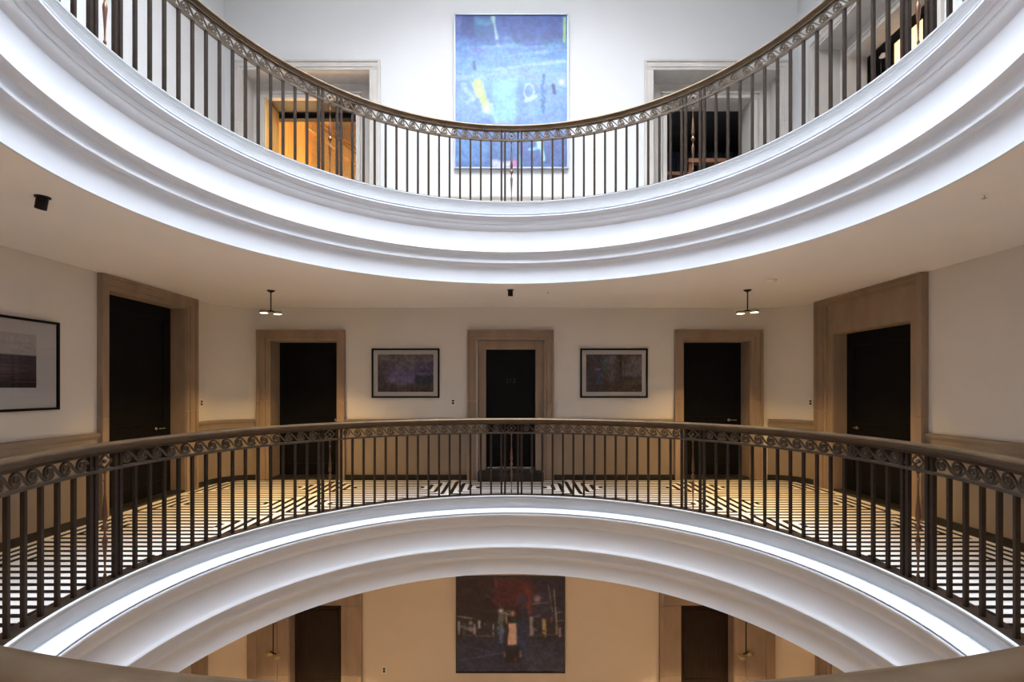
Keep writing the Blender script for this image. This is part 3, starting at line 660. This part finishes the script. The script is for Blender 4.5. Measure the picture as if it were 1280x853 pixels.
# seascape on the left wall (only its far end is in view)
a = Art(110, 70, 1.7, 11); a.wob *= 0
a.grad([(0, (176, 170, 168)), (.39, (170, 164, 164)), (.395, (92, 80, 86)), (.46, (72, 62, 68)), (.7, (84, 72, 78)), (.85, (52, 44, 48)), (1, (40, 32, 34))])
s0 = a.im.copy()
for k in range(40):
    v = .45+.5*a.rng.random(); u = a.rng.random(); a.line((u-.2, v), (u+.2, v), .012, (130+40*a.rng.random(), 115, 122), .35)
a.im[a.V < .38] = s0[a.V < .38]; a.noise(12, (30, 14)); a.im *= 1.2
picture('framed_seascape', 'left', 1.03, 1.708, 1.33, .885, a, 'art2', 'frame', .024, .035, 'black framed seascape with a wide pale mount on the left wall', 'picture', (.86, .512, .0, .036))

# ------------------------------------------------------------------ lamps
def pendant(x, y, z, drop, rot, energy, label, group):
    color = (1.0, .62, .21) if z > 0 else (1.0, .76, .46)
    e = empty('ceiling_pendant', (x, y, z), rot, label=label, cat='pendant lamp', group=group)
    MB().lathe([(0, 0), (.052, 0), (.050, -.008), (.016, -.028), (.009, -.032), (0, -.032)], 20).obj('canopy', 'blackm', e, smooth=40)
    MB().cyl((0, 0, -.03), (0, 0, -drop), .0075, n=10).obj('rod', 'blackm', e, smooth=40)
    MB().box(-.07, .07, -.008, .008, -drop-.008, -drop+.010).obj('arm', 'blackm', e, bevel=.003)
    for s_ in (-1, 1):
        sh = MB().lathe([(0, .004), (.050, .004), (.057, -.002), (.057, -.034), (.054, -.034), (.053, -.004), (0, -.004)], 28, (s_*.085, 0, -drop)).obj('lamp_shade', 'brass', e, smooth=40)
        MB().lathe([(0, -.034), (.040, -.032), (.052, -.024), (.052, -.012), (0, -.012)], 24, (s_*.085, 0, -drop)).obj('diffuser', 'lampwhite', sh, smooth=40)
        l = bpy.data.lights.new('pendant_light', 'AREA'); l.shape = 'DISK'; l.size = .09; l.energy = energy; l.spread = math.radians(115); l.color = color
        lo = bpy.data.objects.new('pendant_light', l); COL.objects.link(lo); lo.parent = e; lo.location = (s_*.085, 0, -drop-.038)
    return e
G1, G2 = 'twin disc pendants of the middle gallery', 'twin disc pendants of the lowest hall'
EM, EL = 20, 32
pendant(-3.20, 3.22, CM, .275, .7, EM, 'twin disc pendant lamp on a short rod near the left back door', G1)
pendant(3.12, 3.18, CM, .275, -.7, EM, 'twin disc pendant lamp on a short rod near the right back door', G1)
pendant(-3.2, -3.2, CM, .275, .6, EM, 'twin disc pendant lamp in the left corner behind the viewer', G1)
pendant(3.2, -3.2, CM, .275, -.6, EM, 'twin disc pendant lamp in the right corner behind the viewer', G1)
pendant(-3.17, 3.22, CL, 1.22, -.55, EL, 'twin disc pendant lamp on a long rod by the left brown door', G2)
pendant(3.12, 3.22, CL, 1.22, .62, EL, 'twin disc pendant lamp on a long rod by the right brown door', G2)
pendant(-3.2, -3.2, CL, 1.22, .6, EL, 'twin disc pendant lamp on a long rod in the left near corner', G2)
pendant(3.2, -3.2, CL, 1.22, -.6, EL, 'twin disc pendant lamp on a long rod in the right near corner', G2)
def spot(x, y, rot, label):
    e = empty('ceiling_spotlight', (x, y, CM), rot, label=label, cat='spotlight', group='small black ceiling spotlights')
    MB().lathe([(0, 0), (.045, 0), (.045, -.006), (0, -.006)], 20).obj('mounting_plate', 'blackm', e, smooth=40)
    b = MB().lathe([(0, -.004), (.030, -.004), (.033, -.01), (.033, -.085), (.028, -.085), (.026, -.07), (0, -.07)], 20).obj('lamp_body', 'blackm', e, smooth=40)
    b.rotation_euler = (0, .18, 0)
    MB().lathe([(0, -.072), (.025, -.072)], 16).obj('lens', 'silver', b)
spot(-.015, 3.17, -PI/2, 'tiny black spotlight on the ceiling before the centre door')
spot(-3.18, .01, 0, 'tiny black spotlight on the ceiling near the framed seascape')
sd = empty('smoke_detector', (3.115, 2.575, CM), label='flat white smoke detector on the ceiling by the right pendant', cat='smoke detector')
MB().lathe([(0, 0), (.06, 0), (.06, -.014), (.045, -.03), (0, -.034)], 24).obj('housing', 'plate', sd, smooth=40)
MB().lathe([(.05, -.002), (.064, -.002), (.064, -.008), (.05, -.008)], 24, close=True).obj('base_ring', 'white', sd)
for x, y, lb in ((3.17, -.03, 'small pale sprinkler head on the ceiling over the right walkway'), (.489, 3.26, 'small pale sprinkler head on the ceiling over the centre door')):
    sp = empty('sprinkler_head', (x, y, CM), label=lb, cat='sprinkler')
    MB().lathe([(0, 0), (.022, 0), (.020, -.005), (0, -.006)], 16).obj('rosette', 'plate', sp)
    MB().cyl((0, 0, -.004), (0, 0, -.025), .005).box(-.012, .012, -.012, .012, -.028, -.025).obj('deflector', 'silver', sp)
def switch(side, u, z, label, w=.07, h=.115, at=None):
    (px, py), rz = SIDE[side]; c, s_ = math.cos(rz), math.sin(rz)
    e = empty('switch_plate', (px+u*c, py+u*s_, z), rz, label=label, cat='switch')
    if at: e.location = (at[0], at[1], z); e.rotation_euler = (0, 0, at[2])
    MB().box(-w/2, w/2, -.008, -.001, -h/2, h/2).obj('plate', 'plate', e, bevel=.002)
    MB().box(-.018, .018, -.014, -.008, -.036, -.004).box(-.018, .018, -.014, -.008, .006, .036).obj('rocker', 'switch', e)
switch('back', -.945, 1.258, 'small pale switch plate left of the numbered door')
switch('left', 4.03, 1.26, 'small pale switch plate beside the tall left door')
qa = math.radians(15); switch('right', 0, 1.262, 'small pale switch plate beside the right wall door', at=(CT+(RC-.002)*math.cos(qa), CT+(RC-.002)*math.sin(qa), -PI/2+qa))
switch('back', -2.06, -3.08, 'small switch plate on the lowest wall left of the figure painting')
